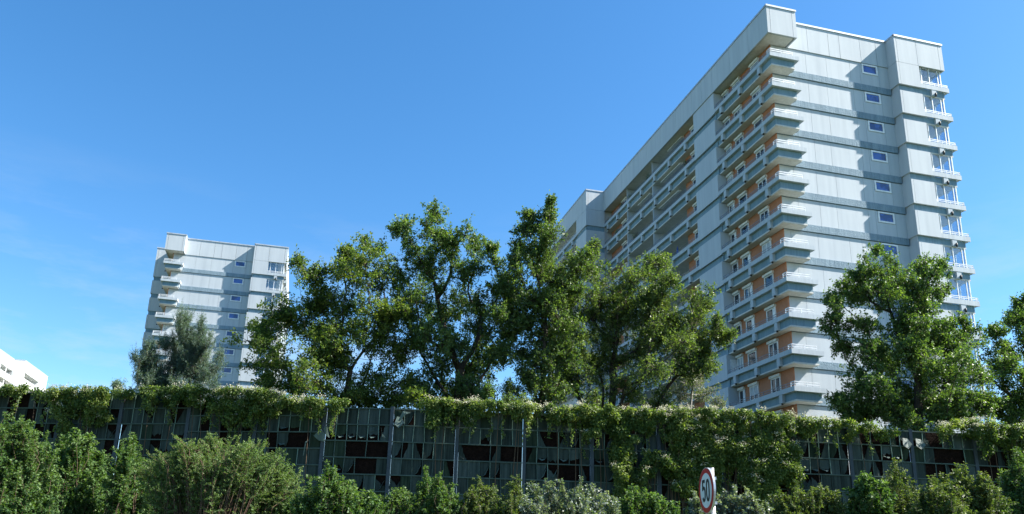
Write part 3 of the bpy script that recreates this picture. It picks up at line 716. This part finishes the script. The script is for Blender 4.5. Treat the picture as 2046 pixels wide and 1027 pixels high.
tree('slender_tree', 'narrow tall pointed tree at the centre with a straight grey trunk', T3, 45, 1082, (1086, 560), .17, M['lf_lime'], L=.135, Wd=.09, seed=5, dens=95, per=17, depth=.35)
tree('spreading_tree', 'broad tree with dark forked limbs in front of the large tower', T4, 48, 1205, (1222, 775), .34, M['lf_broad'], L=.13, Wd=.085, seed=6, dens=80, per=16, fill=1, multi=3)
tree('birch_tree', 'small pale leaved birch low behind the broad forked tree', T4b, 52, 1372, (1375, 790), .09, M['lf_birch'], L=.09, Wd=.07, seed=7, bark='birch', dens=70, per=13)
tree('young_tree', 'small lone sapling in the sky gap between the oak and the slender tree', [(1018,768,10),(1032,785,13),(1012,800,12),(1040,805,12)], 44, 1024, (1025, 800), .05, M['lf_lime'], L=.1, Wd=.07, seed=8, dens=110, per=14, fill=1)
tree('oak_tree', 'dense green oak before the gable of the large tower at the right', T5, 47, 1838, (1836, 760), .33, M['lf_oak'], L=.155, Wd=.10, seed=9, dens=88, per=17)
tree('oak_tree', 'tree crown cut off by the right edge of the picture', T6, 50, 2060, (2055, 780), .3, M['lf_oak'], L=.155, Wd=.10, seed=10, dens=88, per=17)
PN = [(373,634,3),(403,641,3),(421,672,4),(444,708,4),(299,690,4),(274,748,4),(346,676,5),(373,640,6),(371,665,14),(403,648,5),(400,675,12),(342,690,16),(370,705,22),(420,685,8),(410,715,17),(437,712,9),(420,745,12),(302,700,9),(288,728,12),(312,735,18),(345,745,22),(385,750,22),(278,755,7),(320,765,16),(360,770,18),(400,768,14),(295,690,6)]
tree('pine_tree', 'blue green pine rising behind the vine covered wall before the left tower', PN, 58, 350, (360, 740), .16, M['lf_pine'], L=.15, Wd=.026, seed=12, dens=230, per=44, sprig=.8, lift=1.3, spread=.07, depth=.35, sub=4, fill=0, side=2)
tree('distant_tree', 'tiny dark treetop poking over the wall left of the pine', [(232, 772, 4), (232, 768, 2.5)], 75, 232, (232, 775), .05, M['lf_pine'], L=.2, Wd=.05, seed=13, dens=70, per=20, fill=1)

# climbing plants on the barrier ---------------------------------------------------
def vine(label, spans, seed, flowers=True, dens=1.0, lm='lf_vine', group=None):
    """spans: (px0, px1, ytop0, ytop1, hang) in places of the photo, turned into points on the barrier"""
    rs = np.random.RandomState(seed); B = []
    for (x0, x1, ya, yb, hang) in spans:
        n = max(2, int((x1-x0)/11))
        for i in range(n):
            x = x0+(x1-x0)*(i+.5)/n+rs.normal()*3; yt = ya+(yb-ya)*(i+.5)/n
            wv = .5+.5*math.sin(x*.061+seed)*math.sin(x*.023+seed*2.1)+.15*math.sin(x*.19); r = rs.uniform(6, 13)*(.75+.4*wv); yt += rs.uniform(-2, 4)*(1-wv); h = hang*max(.15, .4+.6*wv)*(.45+.8*rs.rand()); y = yt+r*.8; first = True
            while y < yt+h or first:
                p = on_wall(x+rs.normal()*4, y)
                p[1] -= .12+rs.uniform(0, .65)+(.15 if y < yt+20 else .0); first = False
                B.append((*p, r*42/F)); y += r*rs.uniform(1.0, 1.6)
                if y > yt+hang*.5: r = rs.uniform(6, 10)
    q = B[len(B)//2]; base = np.array([q[0], wallY(q[0])-.3, 2.3])
    root = empty('climbing_vine', tuple(base)); tag(root, label, 'climbing plant', group)
    P = []; D = []; T = []; mb = MB()
    for (x, y, z, r) in B:
        n = int(dens*rs.uniform(.6, 1.2)*260*r/.3)
        u = rdir(rs, n); p = np.array([x, y, z])+u*r*np.array([1.25, .9, 1.0])*rs.uniform(.3, 1.15, (n, 1))
        P.append(p); D.append(u*.6+rs.normal(size=(n, 3))*.6+np.array([0, -.1, -.6])); T.append(np.clip(.5+.1*rs.normal()+.25*rs.normal(size=n), 0, 1))
    st = rs.permutation(len(B))[:max(6, len(B)//4)]
    for i in st:                                    # hanging strands
        x, y, z, r = B[i]; Ls = rs.uniform(.5, 1.7); m = int(Ls*55)
        t = rs.rand(m); c = np.stack([x+.12*np.sin(t*5+i), np.full(m, y), z-t*Ls], 1)+rs.normal(size=(m, 3))*.05
        P.append(c); D.append(rs.normal(size=(m, 3))*.6+np.array([0, -.2, -.7])); T.append(np.clip(.55+.25*rs.normal(size=m), 0, 1))
        mb.tube([(x-base[0], y-base[1], z-base[2]), (x+.06-base[0], y-base[1], z-Ls*.5-base[2]), (x-base[0]+.1*math.sin(5+i), y-base[1], z-Ls-base[2])], [.012, .009, .005], 3, cap=False)
    for i in rs.permutation(len(B))[:max(3, len(B)//10)]:
        x, y, z, r = B[i]; yy = wallY(x)-.14
        mb.tube([(x-base[0], yy-base[1], -.2), (x-base[0]+rs.normal()*.2, yy-base[1]-.05, (z-base[2])*.5), (x-base[0], y-base[1], z-base[2])], [.03, .022, .012], 5, cap=False)
    mb.build('stem', M['twig'], root)
    P = np.vstack(P); D = np.vstack(D); T = np.concatenate(T); n = len(P)
    Nn = rs.normal(size=(n, 3))*.6+np.array([0, -.3, .9])
    leaves('foliage', P-base, D, Nn, (.12*rs.uniform(.6, 1.3, n)), .095*rs.uniform(.6, 1.2, n), T, M[lm], root)
    if flowers:                                     # cream panicles, mostly on top
        F_ = []
        for (x, y, z, r) in B:
            zt = 8.3+EYE
            pr = (.75 if math.sin(x*1.9+seed)+math.sin(x*.83)+.6*rs.normal() > .25 else .12) if z > TOP0-.15 else .13
            for _ in range(2):
                if rs.rand() < pr:
                    c = np.array([x, y, z])+np.array([rs.normal()*r, -abs(rs.normal())*r*.5, r*rs.uniform(.6, 1.2)]); m = rs.randint(20, 60)
                    F_.append(c+rs.normal(size=(m, 3))*np.array([.12, .08, .07]))
        if F_:
            P = np.vstack(F_); n = len(P)
            leaves('blossom', P-base, rs.normal(size=(n, 3)), rs.normal(size=(n, 3))+np.array([0, 0, .8]), 0.055*rs.uniform(.6, 1.4, n), .05*rs.uniform(.6, 1.2, n), rs.rand(n), M['blossom'], root)
vine('thin vine trailing along the top edge of the wall at the far left', [(-80, 75, 772, 772, 14), (75, 112, 780, 782, 8), (30, 60, 775, 776, 60)], 21, False)
vine('flowering vine hanging in a narrow column between the two left wall posts', [(112, 222, 776, 778, 70), (125, 160, 780, 780, 120), (180, 222, 780, 780, 110)], 22, dens=.9)
vine('thick flowering vine heaped on the wall under the pine and left tower', [(238, 300, 782, 779, 18), (300, 420, 777, 774, 52), (420, 560, 775, 786, 62), (540, 640, 786, 802, 44), (395, 550, 782, 784, 75), (630, 700, 801, 804, 3)], 23, dens=1.1)
vine('flowering vine draping the wall top across the centre of the picture', [(846, 960, 800, 803, 46), (960, 1100, 803, 812, 50), (1100, 1225, 812, 816, 54), (890, 950, 806, 808, 70), (1190, 1230, 816, 818, 80)], 24, dens=1.1)
vine('largest vine, covering the wall from top to bottom behind the speed limit sign', [(1225, 1330, 818, 821, 60), (1330, 1470, 819, 823, 130), (1470, 1568, 823, 832, 190), (1350, 1440, 850, 850, 150), (1220, 1262, 850, 850, 170), (1440, 1585, 870, 890, 150), (1480, 1592, 920, 930, 100), (1380, 1500, 890, 890, 110), (1285, 1350, 900, 915, 100), (1225, 1290, 930, 940, 70)], 25, dens=1.15)
vine('flowering vine strip on the wall top between the big vine and the right oak', [(1565, 1640, 832, 840, 42), (1640, 1735, 838, 846, 40), (1740, 1790, 860, 862, 14)], 26)
vine('flowering vine heaped on the wall top at the far right under the trees', [(1856, 1900, 854, 842, 34), (1900, 1990, 838, 846, 58), (1990, 2120, 848, 858, 62), (1960, 2060, 860, 862, 75)], 27, dens=1.1)

# shrubs on the slope in front of the barrier ---------------------------------------------------
def shrub(name, label, lst, Y, lm, seed, group=None, L=.09, Wd=.055, bark='twig', n=1.0, arch=0.0, side=7, gap=.04, lift=0):
    """many upright (or arching) shoots rooted on the slope, their tips at the crowns seen in the photo"""
    rs = np.random.RandomState(seed); B = np.array(px_blobs(lst, Y, seed, .4))
    gx, gy = B[:, 0].mean(), B[:, 1].mean(); base = np.array([gx, gy, gz(gy)-.05])
    root = empty(name, tuple(base)); tag(root, label, 'shrub', group)
    wgt = B[:, 3]**1.3; wgt /= wgt.sum(); width = B[:, 0].max()-B[:, 0].min()+1
    N_ = int(n*.62*(34*width+70*(B[:, 3]**1.3).sum()))
    mb = MB(); P = []; D = []; T = []
    def leafy(a, b, c, rad, gp):                    # leaves round the curve a-b-c
        Lc = np.linalg.norm(c-b)+np.linalg.norm(b-a); m = max(3, int(Lc/gp)); t = np.repeat(np.linspace(.12, 1, m), 3)+rs.uniform(-.02, .02, m*3)
        q = ((1-t)**2)[:, None]*a+(2*t*(1-t))[:, None]*b+(t**2)[:, None]*c
        ax = (c-a)/(np.linalg.norm(c-a)+1e-6); u = rs.normal(size=(len(t), 3)); u -= (u@ax)[:, None]*ax; u /= np.linalg.norm(u, axis=1, keepdims=True)+1e-6
        P.append(q+u*rad*rs.uniform(0, .5, (len(t), 1))); D.append(u*.9+ax*.5+np.array([0, 0, -.1])); T.append(np.clip(.35+.35*t+.1*rs.normal()+.18*rs.normal(size=len(t)), 0, 1))
    for k in range(N_):
        b = B[rs.choice(len(B), p=wgt)]; u = rdir(rs, 1)[0]*b[3]*rs.uniform(.1, 1.0)
        tip = b[:3]+u*np.array([1.35, 2.2, 1.0])+np.array([0, 0, abs(rs.normal())*.16])
        g = np.array([base[0]+(tip[0]-base[0])*(.45 if arch else .7)+rs.normal()*.3, tip[1]+rs.normal()*.2, 0]); g[2] = gz(g[1])-.05
        Lv = min(tip[2]-g[2], rs.uniform(1.0, 2.0)); out = np.array([np.sign(tip[0]-base[0])*.35, -.15, -.12])*arch
        s0 = tip-(tip-g)/np.linalg.norm(tip-g)*Lv; bend = (s0+tip)/2+np.array([rs.normal()*.16, rs.normal()*.16, .05+.3*arch]); tip = tip+out
        mb.tube([g-base, (g+s0)/2-base, s0-base, bend-base, tip-base], [.012, .011, .010, .007, .003], 4, cap=False)
        leafy(s0, bend, tip, .03, gap)
        for t in rs.uniform(.05, .92, side):
            p = (1-t)**2*s0+2*t*(1-t)*bend+t*t*tip; v = rdir(rs, 1)[0]; v[2] = abs(v[2])*.6+.15-.1*arch; ln = rs.uniform(.12, .55)*(1.2-t*.75)
            e = p+v*ln; mb.tube([p-base, e-base], [.005, .002], 3, cap=False); leafy(p, (p+e)/2+np.array([0, 0, .02]), e, .02, gap)
    mb.build('stem', M[bark], root)
    P = np.vstack(P); D = np.vstack(D); T = np.concatenate(T); m = len(P)
    leaves('foliage', P-base, D, rs.normal(size=(m, 3))*.6+np.array([0, 0, .9]), L*rs.uniform(.55, 1.2, m), Wd*rs.uniform(.7, 1.2, m), T, M[lm], root)
G = 'shrubs growing before the noise barrier'
shrub('leafy_shrub', 'tall dense green shrub filling the bottom left corner', [(20,862,26),(58,872,28),(90,905,24),(30,930,46),(88,960,38),(20,1000,46),(70,1015,38),(-20,880,40),(40,848,10)], 27, 'lf_shrub', 31, group=G, L=.095)
shrub('leafy_shrub', 'upright green shrub under the narrow vine column on the left', [(165,875,20),(150,925,32),(190,955,30),(170,1000,36),(140,1015,30),(205,1010,30),(128,895,14),(190,905,20)], 30, 'lf_shrub', 32, group=G, L=.11, Wd=.07)
shrub('leafy_shrub', 'slim green shrub left of the tangled brown thicket', [(262,878,10),(258,905,18),(250,940,25),(272,980,30),(240,1010,30),(275,930,14)], 29, 'lf_shrub', 33, group=G, L=.10)
shrub('tangled_thicket', 'rounded thicket of arching brown stems and small pale leaves at lower left', [(430,888,24),(382,897,26),(482,895,28),(340,930,32),(430,935,44),(520,925,36),(562,950,26),(350,1000,42),(450,1005,46),(540,1005,38),(305,940,20),(592,975,14)], 26, 'lf_tangle', 34, group=G, bark='twigred', L=.05, Wd=.026, n=1.9, arch=.6, side=13, gap=.036)
shrub('leafy_shrub', 'bright green bushy shrub with a raised tip under the torn light flap', [(664,945,9),(640,975,22),(690,978,22),(722,1000,22),(620,1008,26),(682,1018,30),(580,1020,18),(752,1015,22)], 25, 'lf_shrub', 35, group=G, L=.10, Wd=.06)
shrub('leafy_shrub', 'green shrub with one thin spire standing before the left torn panels', [(850,938,4),(853,958,9),(800,985,14),(842,992,20),(890,990,18),(780,1012,22),(862,1015,26),(912,1008,18),(875,965,8)], 27, 'lf_shrub', 36, group=G, L=.085)
shrub('leafy_shrub', 'low dark green shrub just left of the silvery bushes', [(940,985,11),(960,970,9),(950,1003,18),(1000,1015,20),(985,995,12)], 27, 'lf_olive', 37, group=G, L=.08)
shrub('seedy_shrub', 'brownish tipped rounded plant between the centre green and silvery shrubs', [(1030,978,10),(1031,1000,15),(1015,1018,14)], 26, 'lf_olive', 38, group=G, L=.07)
shrub('silvery_shrub', 'row of silvery grey green shoots at the bottom centre', [(1070,988,10),(1098,975,6),(1122,970,6),(1155,985,10),(1180,982,6),(1110,1010,22),(1160,1012,22),(1060,1012,18),(1212,988,5),(1232,1008,10),(1195,1005,14)], 24, 'lf_silver', 39, group=G, L=.085, Wd=.055, lift=.9)
shrub('leafy_shrub', 'low bright green shrub at the foot of the big vine left of the sign', [(1270,990,18),(1250,1015,18),(1312,1003,16),(1292,1018,22),(1345,1015,12)], 28, 'lf_shrub', 40, group=G, L=.10, Wd=.07)
shrub('silvery_shrub', 'silvery shoots right beside and behind the speed limit sign', [(1470,985,6),(1442,1005,13),(1482,1005,11),(1502,998,7),(1460,1018,18),(1518,1013,11),(1392,1005,10)], 25, 'lf_silver', 41, group=G, L=.085, Wd=.055, lift=.9)
shrub('leafy_shrub', 'olive green low shrub right of the silvery shoots by the sign', [(1560,1000,18),(1600,990,15),(1640,985,14),(1620,1012,26),(1572,1018,22),(1668,1005,14)], 28, 'lf_olive', 42, group=G, L=.09)
shrub('sapling', 'upright large leaved sapling before the right hand wall posts', [(1725,935,5),(1730,958,13),(1752,975,14),(1742,1000,22),(1712,1012,18),(1705,985,9)], 28, 'lf_shrub', 43, group=G, L=.13, Wd=.085, n=.8)
shrub('sapling', 'olive spired sapling between the large leaved sapling and the right bushes', [(1786,930,4),(1788,955,10),(1800,985,15),(1790,1013,22),(1822,1008,18),(1810,955,6)], 29, 'lf_olive', 44, group=G, L=.08)
shrub('leafy_shrub', 'wide mixed green and brown shrub at lower right', [(1922,945,11),(1892,965,15),(1862,975,14),(1940,975,16),(1970,960,9),(1900,1000,30),(1960,1003,24),(1850,1008,22)], 27, 'lf_olive', 45, group=G, L=.10, Wd=.06)
shrub('leafy_shrub', 'green shrub cut off by the right edge of the picture', [(2037,912,9),(2022,950,14),(2042,980,24),(2002,1008,22),(2042,1012,32),(2070,950,24)], 29, 'lf_shrub', 46, group=G, L=.10)

# ------------------------------------------------------------------ speed limit sign
def sign():
    Yd = 10.87; c = at(1411, 980, Yd)
    n = np.array([-.996, -.087, 0]); n /= np.linalg.norm(n); r = np.array([-n[1], n[0], 0]); up = np.array([0, 0, 1.])
    r = np.array([.0870, -.9962, 0])
    root = empty('speed_limit_sign', (c[0]+.06, c[1], 0)); tag(root, 'round red and white 50 speed limit sign on a grey pole', 'traffic sign')
    o = c-np.array([c[0]+.06, c[1], 0])
    def disc(r0, r1, off, th, mi, mb, k=64):
        b = len(mb.v)
        for rr, q in ((r0, off), (r1, off), (r1, off-th), (r0, off-th)):
            for i in range(k):
                a = 2*math.pi*i/k; mb.v.append(tuple(o+n*q+r*math.cos(a)*rr+up*math.sin(a)*rr))
        for i in range(k):
            j = (i+1) % k
            for s in range(4):
                t = (s+1) % 4; mb.f.append((b+s*k+i, b+s*k+j, b+t*k+j, b+t*k+i)); mb.m.append(mi); mb.sm.append(False)
        return mb
    rim = disc(.001, .30, 0, .028, 0, MB()); rim.build('sign_plate', M['alu'], root)
    disc(.001, .228, .003, .002, 0, MB()).build('sign_face', M['signwhite'], root)
    disc(.2285, .292, .003, .002, 0, MB()).build('red_ring', M['signred'], root)
    def stroke(pts, wd, mb):
        pts = [np.array(p, float) for p in pts]
        L_ = []; R_ = []
        for i, p in enumerate(pts):
            d = pts[min(i+1, len(pts)-1)]-pts[max(i-1, 0)]; d /= np.linalg.norm(d); m = np.array([-d[1], d[0]])
            L_.append(p+m*wd/2); R_.append(p-m*wd/2)
        X = lambda p, q: tuple(o+n*q+r*p[0]+up*p[1])
        for i in range(len(pts)-1):
            b = len(mb.v)
            for q in (.0045, .0065): mb.v += [X(L_[i], q), X(L_[i+1], q), X(R_[i+1], q), X(R_[i], q)]
            mb.f += [(b+4, b+5, b+6, b+7), (b, b+1, b+5, b+4), (b+2, b+3, b+7, b+6)]; mb.m += [0]*3; mb.sm += [False]*3
    five = MB()
    stroke([(-.035, .125), (-.125, .125)], .041, five)
    stroke([(-.118, .14), (-.125, .0)], .041, five)
    arc = [(-.128, .012), (-.112, .030), (-.085, .040), (-.055, .030), (-.037, .0), (-.032, -.045), (-.038, -.09), (-.058, -.122), (-.085, -.130), (-.112, -.118), (-.128, -.09)]
    stroke(arc, .041, five); five.build('numeral', M['signblack'], root)
    zero = MB(); zp = [(.078+.05*math.cos(a)*(1), .0+(.127)*math.sin(a)) for a in np.linspace(0, 2*math.pi, 33)]
    zp = [(.078+.05*np.sign(math.cos(a))*abs(math.cos(a))**.8, .127*np.sign(math.sin(a))*abs(math.sin(a))**.8) for a in np.linspace(0, 2*math.pi, 41)]
    stroke(zp, .041, zero); zero.build('numeral', M['signblack'], root)
    pc = -n*.085
    MB().tube([(o[0]+pc[0], o[1]+pc[1], 0), (o[0]+pc[0], o[1]+pc[1], c[2]+.30)], [.032, .032], 16).build('pole', M['alu'], root)
    for dz in (-.16, .16):
        MB().box(o[0]+.03, o[0]+.13, o[1]-.045, o[1]+.06, c[2]+dz-.02, c[2]+dz+.02).build('bracket', M['alu'], root)
sign()
print('objects', len(bpy.data.objects), 'polys', sum(len(m.polygons) for m in bpy.data.meshes))
